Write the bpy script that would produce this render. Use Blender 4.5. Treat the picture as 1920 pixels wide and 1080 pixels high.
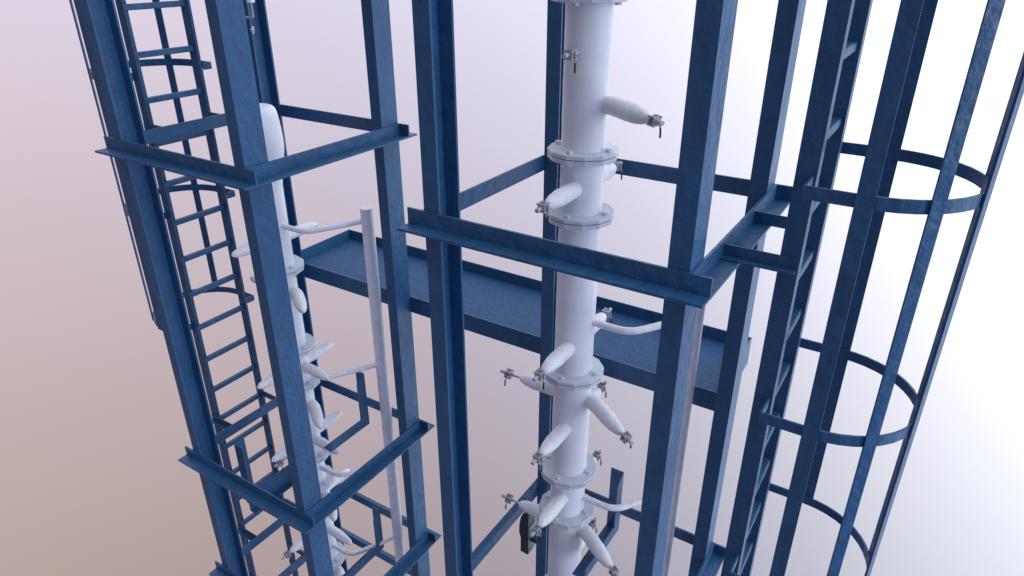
import bpy, bmesh, math, random
from mathutils import Vector, Matrix
random.seed(4)
S = bpy.context.scene
for o in list(bpy.data.objects):
    bpy.data.objects.remove(o)
C = S.collection
ZB = 6.0                      # height of the camera above the column feet

# ------------------------------------------------------------------ camera
cd = bpy.data.cameras.new('camera')
cam = bpy.data.objects.new('camera', cd)
C.objects.link(cam)
cd.sensor_fit = 'VERTICAL'
cd.sensor_height = 24.0
cd.lens = 12.0 / math.tan(math.radians(22.5))
cd.clip_start = 0.02
cd.clip_end = 500
YAW, PIT = -0.5662, 0.4576
cam.location = (0, 0, ZB)
cam.rotation_euler = (math.pi / 2 - PIT, 0, -YAW)
S.camera = cam

# ------------------------------------------------------------------ world: soft studio surround
W = bpy.data.worlds.new('World')
S.world = W
W.use_nodes = True
nt = W.node_tree
nt.nodes.clear()
def N(t, **k):
    n = nt.nodes.new(t)
    for a, b in k.items():
        setattr(n, a, b)
    return n
tc = N('ShaderNodeTexCoord')
sep = N('ShaderNodeSeparateXYZ')
nt.links.new(tc.outputs['Generated'], sep.inputs[0])
def vdot(v):
    n = N('ShaderNodeVectorMath', operation='DOT_PRODUCT')
    nt.links.new(tc.outputs['Generated'], n.inputs[0])
    n.inputs[1].default_value = v
    return n.outputs['Value']
WCAP = (1.10, 1.19, 1.36)     # brightest the bright side of the surround gets
WBACK = (0.225, 0.21, 0.25)
WMIN = (0.12, 0.11, 0.12)    # dim side behind the camera
def math_(op, a, b=None, clamp=False):
    n = N('ShaderNodeMath', operation=op)
    n.use_clamp = clamp
    for i, x in enumerate((a, b)):
        if x is None:
            continue
        if isinstance(x, (int, float)):
            n.inputs[i].default_value = x
        else:
            nt.links.new(x, n.inputs[i])
    return n.outputs[0]
def vmix(a, b, op):
    n = N('ShaderNodeVectorMath', operation=op)
    for i, x in enumerate((a, b)):
        if isinstance(x, tuple):
            n.inputs[i].default_value = x
        else:
            nt.links.new(x, n.inputs[i])
    return n.outputs[0]
def term(col, fac):
    n = N('ShaderNodeVectorMath', operation='SCALE')
    n.inputs[0].default_value = col
    nt.links.new(fac, n.inputs[3])
    return n.outputs[0]
# a blurred studio surround seen by direction only: radiance = constant + height terms + a broad bright lobe
WAZ, WEL = math.radians(55), math.radians(15)     # direction of the bright lobe (azimuth from +Y to +X, height)
zz = math_('MINIMUM', sep.outputs[2], 0.85)
glow = vdot((math.sin(WAZ) * math.cos(WEL), math.cos(WAZ) * math.cos(WEL), math.sin(WEL)))
lobe = math_('EXPONENT', math_('MULTIPLY', math_('SUBTRACT', glow, 1.0), 2.0))
tot = vmix(term((0.3698, 0.4522, 0.7376), zz), (-0.4367, -0.2619, 0.4109), 'ADD')
tot = vmix(tot, term((0.470, 0.412, 0.250), math_('MULTIPLY', zz, zz)), 'ADD')
tot = vmix(tot, term((-1.0433, -0.7896, -0.2649), sep.outputs[0]), 'ADD')
tot = vmix(tot, term((4.8977, 4.4797, 3.0359), lobe), 'ADD')
tot = vmix(tot, WCAP, 'MINIMUM')
tot = vmix(tot, WMIN, 'MAXIMUM')
# surround toned down behind the camera to keep faces turned there dark
bk = N('ShaderNodeMapRange')
bk.interpolation_type = 'SMOOTHSTEP'
nt.links.new(vdot((-0.30, -0.954, 0.0)), bk.inputs[0])
bk.inputs[1].default_value = 0.12
bk.inputs[2].default_value = 0.60
wm = N('ShaderNodeMix', data_type='RGBA')
nt.links.new(bk.outputs[0], wm.inputs[0])
nt.links.new(tot, wm.inputs[6])
wm.inputs[7].default_value = (*WBACK, 1)
fin_out = wm.outputs[2]
bg = N('ShaderNodeBackground')
bg.inputs[1].default_value = 1.0
nt.links.new(fin_out, bg.inputs[0])
wo = N('ShaderNodeOutputWorld')
nt.links.new(bg.outputs[0], wo.inputs[0])

# ------------------------------------------------------------------ lamp: one broad soft fill added on the bright side
sl = bpy.data.lights.new('soft_fill', 'SUN')
sl.energy = 1.2
sl.angle = math.radians(35)
sl.color = (0.96, 0.96, 1.0)
so = bpy.data.objects.new('soft_fill', sl)
C.objects.link(so)
ldir = Vector((-1.0, 0.02, -0.18))
so.rotation_euler = ldir.to_track_quat('-Z', 'Y').to_euler()
so.location = (4, 4, 10)

S.view_settings.view_transform = 'Standard'
S.view_settings.look = 'None'
S.view_settings.exposure = 0
S.view_settings.gamma = 1
S.render.engine = 'CYCLES'

# ------------------------------------------------------------------ materials
def mat(name, col, rough=.4, metal=0.0, var=.1, vscale=6, bump=0.0, bscale=20, col2=None, spec=.5, dist=.01, stretch=(1, 1, 1)):
    m = bpy.data.materials.new(name)
    m.use_nodes = True
    t = m.node_tree
    b = t.nodes['Principled BSDF']
    b.inputs['Roughness'].default_value = rough
    b.inputs['Metallic'].default_value = metal
    b.inputs['Specular IOR Level'].default_value = spec
    tcn = t.nodes.new('ShaderNodeTexCoord')
    mp = t.nodes.new('ShaderNodeMapping')
    mp.inputs['Scale'].default_value = stretch
    t.links.new(tcn.outputs['Object'], mp.inputs[0])
    nz = t.nodes.new('ShaderNodeTexNoise')
    nz.inputs['Scale'].default_value = vscale
    nz.inputs['Detail'].default_value = 5
    t.links.new(mp.outputs[0], nz.inputs[0])
    r = t.nodes.new('ShaderNodeValToRGB')
    c2 = col2 or tuple(c * (1 - var) for c in col)
    r.color_ramp.elements[0].position = .35
    r.color_ramp.elements[1].position = .65
    r.color_ramp.elements[0].color = (*c2, 1)
    r.color_ramp.elements[1].color = (*col, 1)
    t.links.new(nz.outputs[0], r.inputs[0])
    t.links.new(r.outputs[0], b.inputs['Base Color'])
    if bump:
        n2 = t.nodes.new('ShaderNodeTexNoise')
        n2.inputs['Scale'].default_value = bscale
        n2.inputs['Detail'].default_value = 3
        t.links.new(mp.outputs[0], n2.inputs[0])
        bp = t.nodes.new('ShaderNodeBump')
        bp.inputs['Strength'].default_value = bump
        bp.inputs['Distance'].default_value = dist
        t.links.new(n2.outputs[0], bp.inputs['Height'])
        t.links.new(bp.outputs[0], b.inputs['Normal'])
        rr = t.nodes.new('ShaderNodeMapRange')
        rr.inputs[3].default_value = rough * .85
        rr.inputs[4].default_value = min(1, rough * 1.2)
        t.links.new(n2.outputs[0], rr.inputs[0])
        t.links.new(rr.outputs[0], b.inputs['Roughness'])
    return m
M_BLUE = mat('blue_steel_paint', (.0235, .101, .226), rough=.43, var=.17, vscale=7, bump=.62, bscale=19, spec=.42, dist=.014)
M_DECK = mat('blue_deck_plate', (.027, .092, .212), rough=.55, var=.14, vscale=9, bump=1.0, bscale=42, stretch=(1, .45, 1), spec=.3, dist=.014)
M_WHITE = mat('white_column_paint', (.90, .91, .985), rough=.42, var=.09, vscale=5, bump=.2, bscale=9)
M_INSUL = mat('white_insulation_jacket', (.93, .93, .99), rough=.45, var=.11, vscale=20, bump=.4, bscale=30, stretch=(1, 1, 1))
M_FLANGE = mat('pale_grey_flange_steel', (.68, .72, .80), rough=.38, var=.08, vscale=9, bump=.1, bscale=30)
M_VALVE = mat('grey_valve_steel', (.46, .47, .50), rough=.40, metal=.15, var=.30, vscale=60, bump=.3, bscale=120)
M_VBODY = mat('dull_brown_valve_body', (.26, .24, .23), rough=.45, metal=.1, var=.4, vscale=70)  # brownish tone is the valve core's own colour
M_CAP = mat('pale_valve_stub', (.50, .54, .60), rough=.35, metal=.2, var=.1, vscale=40)
M_BLACK = mat('black_lever_grip', (.012, .012, .014), rough=.5, var=.2)
M_DARK = mat('black_housing_plastic', (.012, .022, .040), rough=.35, var=.3, vscale=12, bump=.1, bscale=40)
M_TEAL = mat('slate_door_panel', (.22, .40, .50), rough=.4, var=.1, vscale=10)

# ------------------------------------------------------------------ helpers
def box(bm, x0, x1, y0, y1, z0, z1):
    v = [bm.verts.new(p) for p in ((x0, y0, z0), (x1, y0, z0), (x1, y1, z0), (x0, y1, z0),
                                   (x0, y0, z1), (x1, y0, z1), (x1, y1, z1), (x0, y1, z1))]
    for f in ((0, 3, 2, 1), (4, 5, 6, 7), (0, 1, 5, 4), (1, 2, 6, 5), (2, 3, 7, 6), (3, 0, 4, 7)):
        bm.faces.new([v[i] for i in f])
def prism(bm, pts, axis, a, b):
    """closed 2-D outline extruded along an axis; pts give the two other axes in order"""
    def P(p, t):
        if axis == 'z': return (p[0], p[1], t)
        if axis == 'y': return (p[0], t, p[1])
        return (t, p[0], p[1])
    n = len(pts)
    va = [bm.verts.new(P(p, a)) for p in pts]
    vb = [bm.verts.new(P(p, b)) for p in pts]
    bm.faces.new(va)
    bm.faces.new(list(reversed(vb)))
    for i in range(n):
        bm.faces.new((va[i], vb[i], vb[(i + 1) % n], va[(i + 1) % n]))
def tube(bm, pts, rad, n=20, caps=True):
    pts = [Vector(p) for p in pts]
    rings = []
    T0 = (pts[1] - pts[0]).normalized()
    ref = Vector((0, 0, 1)) if abs(T0.z) < .9 else Vector((1, 0, 0))
    for i, p in enumerate(pts):
        a = pts[max(i - 1, 0)]
        b = pts[min(i + 1, len(pts) - 1)]
        t = (b - a)
        t = t.normalized() if t.length > 1e-9 else T0
        u = t.cross(ref).normalized()
        w = u.cross(t).normalized()
        r = rad[i] if isinstance(rad, (list, tuple)) else rad
        rings.append([bm.verts.new(p + u * r * math.cos(2 * math.pi * k / n) + w * r * math.sin(2 * math.pi * k / n)) for k in range(n)])
    for A, B in zip(rings, rings[1:]):
        for k in range(n):
            bm.faces.new((A[k], A[(k + 1) % n], B[(k + 1) % n], B[k]))
    if caps:
        bm.faces.new(list(reversed(rings[0])))
        bm.faces.new(rings[-1])
def smooth_path(ctrl, n=6):
    """Catmull-Rom through the control points"""
    P = [Vector(c) for c in ctrl]
    P = [P[0] * 2 - P[1]] + P + [P[-1] * 2 - P[-2]]
    out = []
    for i in range(1, len(P) - 2):
        for k in range(n):
            t = k / n
            a, b, c, d = P[i - 1], P[i], P[i + 1], P[i + 2]
            out.append(.5 * ((2 * b) + (c - a) * t + (2 * a - 5 * b + 4 * c - d) * t * t + (3 * b - a - 3 * c + d) * t ** 3))
    out.append(P[-2])
    return out
def obj(name, bm, m, parent=None, smooth=False, bevel=0.0, mats=None):
    bmesh.ops.recalc_face_normals(bm, faces=bm.faces)
    me = bpy.data.meshes.new(name)
    if smooth:
        for e in bm.edges:
            if len(e.link_faces) == 2 and e.calc_face_angle(0) > math.radians(38):
                e.smooth = False
        for f in bm.faces:
            f.smooth = True
    bm.to_mesh(me)
    bm.free()
    for x in (mats or [m]):
        me.materials.append(x)
    o = bpy.data.objects.new(name, me)
    C.objects.link(o)
    o.parent = parent
    if bevel:
        b = o.modifiers.new('edge', 'BEVEL')
        b.width = bevel
        b.segments = 1
        b.limit_method = 'ANGLE'
        b.angle_limit = math.radians(50)
    return o
def thing(name, label, cat, loc, group=None):
    o = bpy.data.objects.new(name, None)
    C.objects.link(o)
    o.location = (loc[0], loc[1], loc[2] + ZB)
    o.empty_display_size = .1
    o['label'] = label
    o['category'] = cat
    if group:
        o['group'] = group
    return o
def tag(o, label, cat, group=None):
    o['label'] = label
    o['category'] = cat
    if group:
        o['group'] = group
def dup(root, loc):
    r = root.copy()
    C.objects.link(r)
    r.location = (loc[0], loc[1], loc[2] + ZB)
    for ch in list(root.children):
        c = ch.copy()
        C.objects.link(c)
        c.parent = r
        for g in list(ch.children):
            d = g.copy()
            C.objects.link(d)
            d.parent = c
    return r
def NB():
    return bmesh.new()

# ================================================================== the two square steel towers
# tower frame local origin: outer left front corner of the posts at camera height
TW = 1.082                    # outside width, both ways
FL, DP, T = .075, .1375, .0115
AL = .0665                    # free width of the angle legs
ZLO, ZHI = -6.0, 1.3
LEVELS = (-1.0, -3.133, -4.215, -4.765)
def channel_post(sx, y0, y1):
    """C channel: web on the outer side, flanges towards the inside. sx=-1 left, +1 right"""
    bm = NB()
    if sx < 0:
        p = [(0, y0), (FL, y0), (FL, y0 + T), (T, y0 + T), (T, y1 - T), (FL, y1 - T), (FL, y1), (0, y1)]
    else:
        p = [(TW, y0), (TW, y1), (TW - FL, y1), (TW - FL, y1 - T), (TW - T, y1 - T), (TW - T, y0 + T), (TW - FL, y0 + T), (TW - FL, y0)]
    prism(bm, p, 'z', ZLO, ZHI)
    return bm
def x_beam(z, back=False):
    """angle running along X on the outside of the posts, turned-out leg at the bottom"""
    bm = NB()
    t = .0105
    if not back:
        pts = [(0, z - t), (0, z + .0655), (-t, z + .0655), (-t, z), (-t - AL, z), (-t - AL, z - t)]
    else:
        pts = [(TW, z - t), (TW, z + .0655), (TW + t, z + .0655), (TW + t, z), (TW + t + AL, z), (TW + t + AL, z - t)]
    pts = [(a + (-.0004 if not back else .0004), b) for a, b in pts]
    prism(bm, pts, 'x', -t - AL, TW + t + AL)
    return bm
def y_beam(z, right=False):
    bm = NB()
    t = .0105
    if not right:
        pts = [(0, z - t), (0, z + .0655), (-t, z + .0655), (-t, z), (-t - AL, z), (-t - AL, z - t)]
    else:
        pts = [(TW, z - t), (TW, z + .0655), (TW + t, z + .0655), (TW + t, z), (TW + t + AL, z), (TW + t + AL, z - t)]
    pts = [(a + (-.0004 if not right else .0004), b) for a, b in pts]
    prism(bm, pts, 'y', .0002, TW - .0002)
    return bm
TL = (-3.834, 2.0005, 0)
TR = (-1.682, 2.0005, 0)
t = thing('steel_tower', 'blue steel tower frame of channel posts and angle beams around the left white vessel', 'tower', TL, 'blue steel tower frames')
for sx in (-1, 1):
    for y0, y1 in ((0, DP), (TW - DP, TW)):
        obj('post', channel_post(sx, y0, y1), M_BLUE, t)
for z in LEVELS:
    obj('beam', x_beam(z), M_BLUE, t)
    obj('beam', x_beam(z, True), M_BLUE, t)
    obj('beam', y_beam(z), M_BLUE, t)
    obj('beam', y_beam(z, True), M_BLUE, t)
tower_r = dup(t, TR)
tower_r['label'] = 'blue steel tower frame around the white vessel in the centre of the picture'

# ================================================================== caged ladders (right one built, left one mirrored)
HOOPS = (.19, -.6625, -1.516, -2.3245)
HR = .315                     # hoop radius
def ladder(loc, sgn, label):
    """origin: middle between the stringers; sgn=+1 cage towards +X"""
    L = thing('caged_ladder', label, 'ladder', loc, 'caged access ladders')
    X = lambda a: sgn * a
    def bx(bm, x0, x1, *r):
        a, b = X(x0), X(x1)
        box(bm, min(a, b), max(a, b), *r)
    for s in (-1, 1):
        bm = NB()
        y0 = s * .200                       # angle: broad leg towards the camera side, the other one back along the cage side
        pts = [(-.034, y0), (.0325, y0), (.0325, y0 + .058), (.0265, y0 + .058), (.0265, y0 + .006), (-.034, y0 + .006)]
        pts = [(X(a), b) for a, b in pts]
        if sgn < 0:
            pts.reverse()
        prism(bm, pts, 'z', ZLO, ZHI)
        obj('stringer', bm, M_BLUE, L)
    for k in range(-5, 17):
        z = -.2935 - .25745 * k
        bm = NB()
        # square bar with softened arrises
        q = .0165
        ch = .004
        cx, cz = X(.0032), z - q
        pts = [(cx - q + ch, cz - q), (cx + q - ch, cz - q), (cx + q, cz - q + ch), (cx + q, cz + q - ch),
               (cx + q - ch, cz + q), (cx - q + ch, cz + q), (cx - q, cz + q - ch), (cx - q, cz - q + ch)]
        prism(bm, pts, 'y', -.1938, .1998)
        obj('rung', bm, M_BLUE, L)
    # hoops: lugs beyond the stringers, straight cheeks, then a half circle
    xc = .190
    for z in HOOPS:
        bm = NB()
        th = .008
        cl = [(.0205, -.2003), (.0205, -HR)]
        n = 20
        for k in range(n + 1):
            a = -math.pi / 2 + math.pi * k / n
            cl.append((xc + HR * math.cos(a), HR * math.sin(a)))
        cl += [(.0205, HR), (.0205, .2583)]
        # mitred offset strip
        def off(d):
            out = []
            m = len(cl)
            for i, p in enumerate(cl):
                a = Vector(cl[max(i - 1, 0)])
                b = Vector(cl[min(i + 1, m - 1)])
                p = Vector(p)
                d1 = (p - a).normalized() if i > 0 else None
                d2 = (b - p).normalized() if i < m - 1 else None
                d1 = d1 or d2
                d2 = d2 or d1
                n1 = Vector((d1.y, -d1.x))
                n2 = Vector((d2.y, -d2.x))
                nn = (n1 + n2).normalized()
                out.append(p + nn * d / max(.3, nn.dot(n1)))
            return out
        A, B = off(th / 2), off(-th / 2)
        rows = []
        for zz in (z - .043, z):
            rows.append(([bm.verts.new((X(p.x), p.y, zz)) for p in A], [bm.verts.new((X(p.x), p.y, zz)) for p in B]))
        m = len(cl)
        for i in range(m - 1):
            for (r, s) in ((0, 0),):
                bm.faces.new((rows[0][0][i], rows[0][0][i + 1], rows[1][0][i + 1], rows[1][0][i]))
                bm.faces.new((rows[0][1][i], rows[1][1][i], rows[1][1][i + 1], rows[0][1][i + 1]))
                bm.faces.new((rows[1][0][i], rows[1][0][i + 1], rows[1][1][i + 1], rows[1][1][i]))
                bm.faces.new((rows[0][0][i], rows[0][1][i], rows[0][1][i + 1], rows[0][0][i + 1]))
        for i in (0, m - 1):
            bm.faces.new((rows[0][0][i], rows[1][0][i], rows[1][1][i], rows[0][1][i]))
        obj('hoop', bm, M_BLUE, L)
    # six vertical cage straps on the outside of the hoops
    for a in (-90, -54, -18, 18, 54, 90):
        ar = math.radians(a)
        r0 = HR + .0043
        WS = .0266 if abs(a) == 90 else .0215
        c, s = math.cos(ar), math.sin(ar)
        bm = NB()
        pts = []
        for dr, dt in ((0, -WS), (.008, -WS), (.008, WS), (0, WS)):
            pts.append((X(xc + (.0045 if abs(a) == 90 else 0) + (r0 + dr) * c - dt * s), (r0 + dr) * s + dt * c))
        if sgn < 0:
            pts.reverse()
        prism(bm, pts, 'z', HOOPS[-1] - .043, ZHI)
        obj('cage_strap', bm, M_BLUE, L)
    # angle brackets back to the tower beams
    for z in LEVELS:
        for s in (-1, 1):
            bm = NB()
            za = z + .0006
            if s < 0:
                ya, yb, w, xe = -.2003, -.2063, -.236, .026
            else:
                ya, yb, w, xe = .1997, .1937, .236, -.0345
            a, b = X(-.2250), X(xe)
            pts = [(ya, za), (ya, za + .049), (yb, za + .049), (yb, za + .006), (w, za + .006), (w, za)]
            if s > 0:
                pts = [(yb, za), (yb, za + .049), (ya, za + .049), (ya, za + .006), (w, za + .006), (w, za)]
            prism(bm, pts, 'x', min(a, b), max(a, b))
            if s > 0:
                box(bm, min(X(-.035), X(.020)), max(X(-.035), X(.020)), yb + .0002, ya - .0002, za + .0065, za + .0485)
            obj('bracket', bm, M_BLUE, L)
    return L
YC = 2.539
ladder((-.364, YC, 0), 1, 'blue ladder with open hoop cage on the right side of the right tower')
ladder((-4.070, YC, 0), -1, 'blue ladder with hoop cage seen through the left tower, behind its posts')

# ================================================================== service platform behind both towers
PX0, PX1, PY0, PY1 = -3.815, -.684, 3.081, 3.618
ZD = -2.0725
P = thing('service_platform', 'long blue walkway deck with low kick plates behind both towers', 'platform', ((PX0 + PX1) / 2, PY0, ZD))
ox, oy, oz = (PX0 + PX1) / 2, PY0, ZD
def pbox(name, m, *r):
    bm = NB()
    box(bm, r[0] - ox, r[1] - ox, r[2] - oy, r[3] - oy, r[4] - oz, r[5] - oz)
    return obj(name, bm, m, P)
pbox('deck_plate', M_DECK, PX0 + .0085, PX1 - .0085, PY0 + .0105, PY1 - .0085, ZD - .008, ZD)
pbox('edge_beam', M_BLUE, PX0, PX1, PY0, PY0 + .010, ZD - .113, ZD + .0015)
pbox('edge_beam', M_BLUE, PX0, PX1, PY1 - .008, PY1, ZD - .104, ZD - .009)
for x0 in (PX0 + .0005, PX1 - .0085):
    pbox('edge_beam', M_BLUE, x0, x0 + .008, PY0 + .0105, PY1 - .0085, ZD - .104, ZD - .009)
pbox('kick_plate', M_BLUE, PX0, PX1, PY1 - .008, PY1, ZD - .0085, ZD + .0745)
for x0 in (PX0, PX1 - .008):
    pbox('kick_plate', M_BLUE, x0, x0 + .008, PY0 + .0105, PY1 - .0085, ZD - .0085, ZD + .0745)

# ================================================================== U shaped support frames of angle steel
def u_frame(loc, y_far, z_top, z_bot, y_near, label, w=.075):
    """origin at right far bottom corner; angle legs: bottom run along Y and a riser at the far end"""
    R = thing('support_frame', label, 'support frame', loc, 'support frames inside the towers')
    t = .008
    bm = NB()   # bottom run: upright leg on the right, flat leg at the bottom; mitred at the far end
    box(bm, -t, 0, y_near, -w, 0, w)
    box(bm, -w, -t - .0003, y_near, -.0085, 0, t)
    obj('bottom_run', bm, M_BLUE, R)
    bm = NB()   # riser: leg across (facing the camera) and leg along the run, its top cut on the slant
    box(bm, -w, 0, -t, 0, -.001, z_top)
    pts = [(-w, 0), (-t - .0003, 0), (-t - .0003, z_top - .002), (-w, z_top - .055)]
    prism(bm, pts, 'x', -t, .0005)
    obj('riser', bm, M_BLUE, R)
    return R
u_frame((-1.100, 2.900, -3.070), 0, .425, 0, -.44, 'blue angle bracket rising just right of the middle white vessel near the bottom')
u_frame((-3.062, 2.895, -3.105), 0, .430, 0, -.375, 'upper blue angle bracket right of the left white vessel, under the second side pipe')
u_frame((-3.062, 2.900, -4.335), 0, .395, 0, -.45, 'lower blue angle bracket right of the left white vessel, behind the lowest side pipe')
R = thing('support_frame', 'blue angle riser standing behind the second front beam of the left tower', 'support frame', (-3.570, 2.140, -3.505), 'support frames inside the towers')
bm = NB()
box(bm, 0, .078, -.0002, .008, -.006, .505)
box(bm, 0, .008, .0083, .076, .0, .503)
obj('riser', bm, M_BLUE, R)
bm = NB()
box(bm, .0085, .0165, .0085, .47, -.09, .062)
box(bm, .0168, .066, .0085, .47, -.09, -.082)
obj('bottom_run', bm, M_BLUE, R)

# ================================================================== columns with flanges, insulated nozzles and valves
FR = .155
def flange_bm():
    """pair of twelve sided plates with a seam; top at z=0"""
    bm = NB()
    def ring(z0, z1, r0, r1):
        n = 12
        a = [bm.verts.new((r0 * math.cos(math.radians(30 * k)), r0 * math.sin(math.radians(30 * k)), z0)) for k in range(n)]
        b = [bm.verts.new((r1 * math.cos(math.radians(30 * k)), r1 * math.sin(math.radians(30 * k)), z1)) for k in range(n)]
        bm.faces.new(list(reversed(a)))
        bm.faces.new(b)
        for k in range(n):
            bm.faces.new((a[k], a[(k + 1) % n], b[(k + 1) % n], b[k]))
    ring(-.0172, 0, FR, FR)
    ring(-.0216, -.0174, FR - .012, FR - .012)
    ring(-.040, -.0218, FR - .001, FR)
    return bm
def bolt_bm():
    bm = NB()
    for z0, z1, r, n in ((-.048, .008, .009, 8), (.0005, .0145, .0172, 6), (-.052, -.0405, .0160, 6)):
        a = [bm.verts.new((r * math.cos(2 * math.pi * k / n), r * math.sin(2 * math.pi * k / n), z0)) for k in range(n)]
        b = [bm.verts.new((r * .93 * math.cos(2 * math.pi * k / n), r * .93 * math.sin(2 * math.pi * k / n), z1)) for k in range(n)]
        bm.faces.new(list(reversed(a)))
        bm.faces.new(b)
        for k in range(n):
            bm.faces.new((a[k], a[(k + 1) % n], b[(k + 1) % n], b[k]))
    return bm
ME = {}
def inst(name, key, builder, m, parent, mtx, smooth=False, bevel=0.0):
    if key not in ME:
        o = obj(name, builder(), m, parent, smooth, bevel)
        ME[key] = o
    else:
        o = ME[key].copy()
        C.objects.link(o)
        o.parent = parent
    o.matrix_local = mtx
    return o
def valve_bm():
    """ball valve, axis +X, starts at x=0; steel plates tied by four bolts"""
    bm = NB()
    h = .0195
    tube(bm, [(-.004, 0, 0), (.013, 0, 0)], .0072, 12)
    for x0 in (.012, .041):
        pts = []
        for sy, sz in ((-1, -1), (1, -1), (1, 1), (-1, 1)):
            pts.append((sy * h, sz * h))
        # waisted plate outline
        q = [(-h, -h), (-h * .55, -h * .90), (h * .55, -h * .90), (h, -h), (h * .90, -h * .55), (h * .90, h * .55), (h, h),
             (h * .55, h * .90), (-h * .55, h * .90), (-h, h), (-h * .80, h * .55), (-h * .90, -h * .55)]
        prism(bm, q, 'x', x0, x0 + .0072)
    for sy in (-1, 1):
        for sz in (-1, 1):
            tube(bm, [(.008, sy * h * .84, sz * h * .84), (.0520, sy * h * .84, sz * h * .84)], .0036, 8)
    return bm
def valve_core_bm():
    bm = NB()
    tube(bm, [(.0196, 0, 0), (.0409, 0, 0)], .0150, 16)
    box(bm, .022, .038, -.0160, .0160, -.0085, .0160)
    return bm
def stub_bm():
    bm = NB()
    tube(bm, [(.0484, 0, 0), (.058, 0, 0), (.0581, 0, 0), (.081, 0, 0)], [.0072, .0072, .0094, .0094], 14)
    return bm
def lever_bm():
    bm = NB()
    tube(bm, [(.029, .0155, 0), (.029, .024, 0)], .0045, 8)
    tube(bm, [(.029, .0225, .006), (.029, .0235, -.012), (.036, .026, -.030)], .0034, 8)
    return bm
def grip_bm():
    bm = NB()
    tube(bm, smooth_path([(.036, .026, -.028), (.0375, .0265, -.045), (.038, .027, -.066)], 3), .0040, 8)
    return bm
def add_valve(parent, p, ang, side=1, tilt=0):
    """p: start point; ang: direction of the axis in plan, degrees"""
    m = Matrix.Translation(p) @ Matrix.Rotation(math.radians(ang), 4, 'Z') @ Matrix.Rotation(math.radians(tilt), 4, 'Y')
    v = inst('valve', 'valve', valve_bm, M_VALVE, parent, m)
    I = Matrix.Scale(side, 4, (0, 1, 0))
    inst('valve_body', 'core', valve_core_bm, M_VBODY, v, Matrix.Identity(4), True)
    inst('pipe_stub', 'stub', stub_bm, M_CAP, v, Matrix.Identity(4), True)
    inst('lever', 'lever' + str(side), lambda: mirror(lever_bm(), side), M_VALVE, v, Matrix.Identity(4), True)
    inst('lever_grip', 'grip' + str(side), lambda: mirror(grip_bm(), side), M_BLACK, v, Matrix.Identity(4), True)
    return v
def mirror(bm, side):
    if side < 0:
        for v in bm.verts:
            v.co.y = -v.co.y
    return bm
def jacket(parent, pts, r=.0375, tip=.0085, seed=0, blunt=.54, mixk=.74):
    """insulated nozzle: padded sleeve closing to a pointed collar"""
    rnd = random.Random(seed)
    path = smooth_path(pts, 12)
    n = len(path)
    rad = []
    for i in range(n):
        s = i / (n - 1)
        k = 1.0
        if s > blunt:
            u = (s - blunt) / (1 - blunt)
            k = math.sqrt(max(0, 1 - u ** 2.0)) * (1 - .0) if u < 1 else 0
            k = max(k * mixk + (1 - u) * (1 - mixk), 0)
        rr = tip + (r - tip) * k
        rr *= 1 + .012 * math.sin(i * .9 + seed) + rnd.uniform(-.008, .008)
        if s < .3:
            rr *= .97 + .03 * s / .3
        rad.append(rr)
    d = (path[-1] - path[-2]).normalized()
    path += [path[-1] + d * tip * .55, path[-1] + d * tip * .8]
    rad += [rad[-1] * .72, rad[-1] * .30]
    bm = NB()
    tube(bm, path, rad, 22)
    o = obj('insulated_nozzle', bm, M_INSUL, parent, True)
    return o
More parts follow.
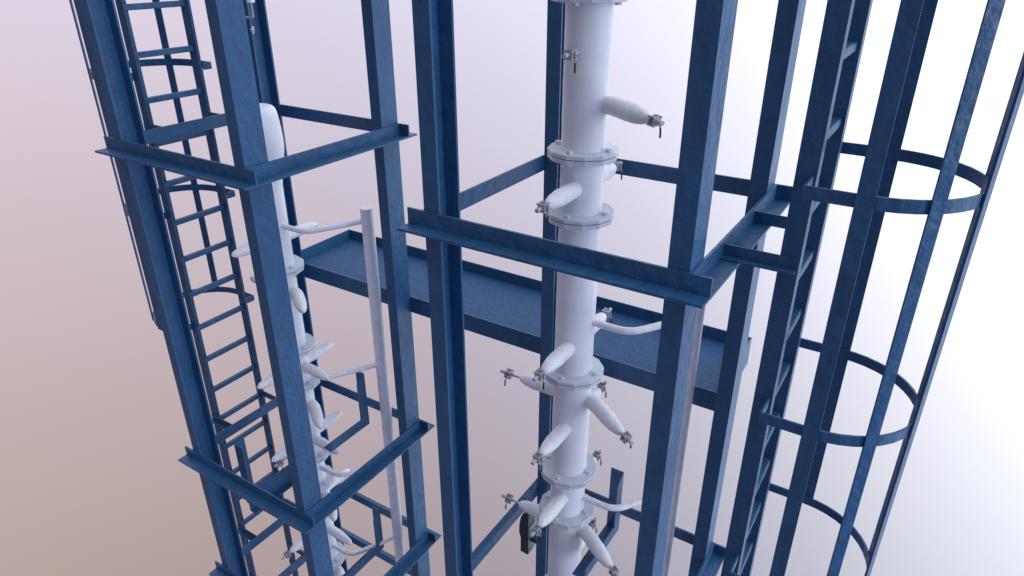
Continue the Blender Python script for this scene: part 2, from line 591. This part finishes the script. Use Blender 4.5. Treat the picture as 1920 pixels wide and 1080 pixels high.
def column(loc, label, r, flanges, profile, nozzles, pipes):
    K = thing('process_vessel', label, 'vessel', loc, 'white flanged vessels')
    # shell pieces between flanges
    zs = sorted(flanges, reverse=True)
    tops = [profile[0][0] if profile else ZHI] + [f - .040 for f in zs]
    bots = [f for f in zs] + [ZLO]
    for i, (a, b) in enumerate(zip(tops, bots)):
        bm = NB()
        if i == 0 and profile:
            pts = [(0, 0, z) for z, _ in profile] + [(0, 0, b - .0001)]
            rad = [q for _, q in profile] + [r]
            tube(bm, pts, rad, 48)
        else:
            h = a - b
            k = max(2, int(h / .03))
            pts = [(0, 0, a - .0002 - (h - .0004) * j / k) for j in range(k + 1)]
            rr = [r * (1 + .004 * math.sin(j * 1.3 + i)) for j in range(k + 1)]
            tube(bm, pts, rr, 48)
        obj('shell_section', bm, M_WHITE, K, True)
    for f in zs:
        fl = inst('flange', 'flange', flange_bm, M_FLANGE, K, Matrix.Translation((0, 0, f)), False, .0012)
        for a in (0, 90, 180, 270):
            inst('bolt', 'bolt', bolt_bm, M_FLANGE, fl, Matrix.Translation((.122 * math.cos(math.radians(a)), .122 * math.sin(math.radians(a)), 0)))
    sd = 0
    ax = .012
    SH = lambda has: {} if has else dict(r=.0355, tip=.0135, blunt=.42, mixk=.70)   # blind nozzles are slimmer, cone ended
    for kind, z, has in nozzles:
        sd += 1
        if kind == 'A':        # towards -Y
            jacket(K, [(ax, -.075, z), (ax, -.16, z), (ax, -.25, z), (ax, -.327, z)], seed=sd, **SH(has))
            if has: add_valve(K, (ax, -.328, z), -90, 1)
        elif kind == 'a':      # bare short valve
            bm = NB()
            tube(bm, [(ax, -.085, z), (ax, -.142, z)], .007, 12)
            obj('pipe_stub', bm, M_CAP, K, True)
            add_valve(K, (ax, -.142, z), -90, 1)
        elif kind == 's':      # bare pipe with a valve at its end
            bm = NB()
            tube(bm, [(ax, -.085, z), (ax, -.245, z)], .007, 12)
            obj('pipe_stub', bm, M_CAP, K, True)
            add_valve(K, (ax, -.244, z), -90, 1)
        elif kind == 'D':      # towards +Y
            jacket(K, [(ax, .075, z), (ax, .16, z), (ax, .25, z), (ax, .31 if has else .327, z)], seed=sd, **SH(has))
            if has: add_valve(K, (ax, .312, z), 90, -1)
        elif kind == 'E':      # towards +X
            jacket(K, [(.075, 0, z), (.17, -.006, z), (.26, -.015, z), (.335, -.022, z)], seed=sd, **SH(has))
            if has: add_valve(K, (.337, -.022, z), -4, -1)
        elif kind == 'C':      # towards -X
            jacket(K, [(-.075, 0, z), (-.16, -.002, z), (-.24, -.004, z), (-.308, -.006, z)], seed=sd, **SH(has))
            if has:
                bm = NB()
                tube(bm, [(-.304, -.006, z), (-.352, -.006, z)], .0068, 12)
                obj('pipe_stub', bm, M_CAP, K, True)
                add_valve(K, (-.350, -.006, z), 180, 1)
        elif kind == 'B':      # bent, towards +X then -Y
            jacket(K, [(.080, .010, z), (.14, -.010, z), (.205, -.052, z), (.283, -.106, z), (.350, -.150, z)], r=.0395, seed=sd, blunt=.62)
            if has: add_valve(K, (.351, -.151, z), -33, 1)
    for z, zend in pipes:
        bm = NB()
        tube(bm, smooth_path([(.080, .006, z), (.16, .006, z), (.235, .008, z), (.285, .028, z), (.322, .068, z + (zend - z) * .2), (.40, .190, z + (zend - z) * .6), (.470, .312, zend)], 6), .0175, 18)
        obj('side_pipe', bm, M_INSUL, K, True)
    return K
column((-1.330, 2.665, 0), 'tall white flanged vessel in the centre, with valve tipped nozzles all the way down', .0958,
       [-.154, -.7835, -1.066, -1.9005, -2.5295, -2.8176, -3.49, -3.80, -4.6], None,
       [('a', -.378, 1), ('B', -.59, 1), ('A', -.945, 1), ('D', -.945, 1), ('A', -1.745, 1), ('D', -1.745, 1),
        ('B', -2.072, 1), ('C', -2.072, 1), ('A', -2.222, 1), ('D', -2.215, 1), ('A', -2.69, 1), ('D', -2.70, 1),
        ('B', -2.95, 1), ('C', -2.955, 1), ('D', -3.24, 1)],
       [(-1.62, -1.62), (-2.715, -2.715)])
column((-3.482, 2.665, 0), 'slender white flanged vessel on the left with rounded top, half hidden by a blue post', .0925,
       [-1.853, -2.450, -2.73, -3.365, -3.630, -4.44],
       [(-.842, .090), (-.848, .104), (-.862, .116), (-.895, .125), (-.935, .130), (-.99, .1345), (-1.05, .1375), (-1.10, .135), (-1.15, .127), (-1.21, .114), (-1.27, .101), (-1.33, .0935)],
       [('A', -1.668, 0), ('D', -1.68, 0), ('C', -2.03, 0), ('B', -2.035, 0), ('A', -2.62, 0), ('E', -2.605, 0), ('D', -2.62, 0),
        ('B', -2.925, 0), ('A', -3.235, 0), ('E', -3.235, 0), ('D', -3.235, 0), ('s', -3.29, 1), ('B', -3.76, 0), ('D', -3.80, 0),
        ('A', -4.11, 1), ('E', -4.11, 0), ('D', -4.02, 1), ('B', -4.56, 0)],
       [(-1.575, -1.562), (-2.635, -2.63), (-3.50, -3.49), (-4.296, -4.26)])

# vertical collecting pipes standing beside each column
def riser(loc, label):
    bm = NB()
    k = 60
    pts = [(0, 0, -1.482 - (4.5 * j / k)) for j in range(k + 1)]
    pts = [(0, 0, -1.4795)] + pts
    tube(bm, pts, [.0382] + [.0402 * (1 + .006 * math.sin(j * 1.7)) for j in range(k + 1)], 28)
    o = obj('standing_pipe', bm, M_INSUL, None, True)
    o.location = (loc[0], loc[1], ZB)
    tag(o, label, 'pipe', 'white standing pipes')
    return o
riser((-2.998, 3.007), 'tall white pipe with flat top standing right of the left white vessel')
riser((-.846, 3.007), 'tall white pipe mostly hidden behind the right front post of the right tower')

# black control housing fixed to the outside of the back left post of the right tower
H = thing('control_housing', 'black housing with slate side panel hanging behind the lowest left valve', 'control box', (-1.800, 2.985, -3.745))
bm = NB()
prof = [(-.030, .0), (.030, -.005), (.030, .345), (.012, .368), (-.012, .352), (-.030, .305), (-.041, .24), (-.042, .17), (-.033, .135), (-.029, .125)]
prism(bm, prof, 'y', 0, .10)
obj('shell', bm, M_DARK, H, False, .003)
bm = NB()
box(bm, .0302, .034, .003, .097, .042, .235)
obj('side_panel', bm, M_TEAL, H)
bm = NB()
box(bm, .0302, .0335, .004, .096, .0, .030)
obj('side_panel', bm, M_TEAL, H)
bm = NB()
box(bm, .0302, .1185, .03, .08, .10, .13)
obj('mounting_bracket', bm, M_DARK, H)

# small gauge and elbow pipe near the top of the left tower's back post
G = thing('pressure_gauge', 'small pale round gauge in front of the back left post, top left', 'gauge', (-3.690, 2.90, -.455))
bm = NB()
tube(bm, [(0, -.008, 0), (.004, .006, 0)], .0145, 24)
obj('dial', bm, M_CAP, G, True)
bm = NB()
tube(bm, [(-.006, .006, 0), (-.002, .013, 0)], .0215, 24)
obj('rim', bm, M_INSUL, G, True)
bm = NB()
tube(bm, [(.004, -.008, 0), (.032, -.020, .002)], .006, 12)
tube(bm, [(.0, .012, 0), (-.139, .10, 0)], .005, 10)
obj('stem', bm, M_VALVE, G, True)
E_ = thing('elbow_pipe', 'thin grey elbow pipe with a pale cap above the round gauge, top left', 'pipe', (-3.665, 2.90, -.30))
bm = NB()
tube(bm, [(0, 0, .01), (0, 0, -.075), (-.002, 0, -.082), (-.010, 0, -.086), (-.075, .004, -.088)], .0065, 12)
tube(bm, [(-.075, .004, -.088), (-.16, .10, -.088)], .0065, 10)
obj('pipe', bm, M_VALVE, E_, True)
bm = NB()
tube(bm, [(0, 0, .0), (0, 0, .013), (0, 0, .0131), (0, 0, .03)], [.023, .023, .014, .014], 20)
obj('cap', bm, M_INSUL, E_, True)
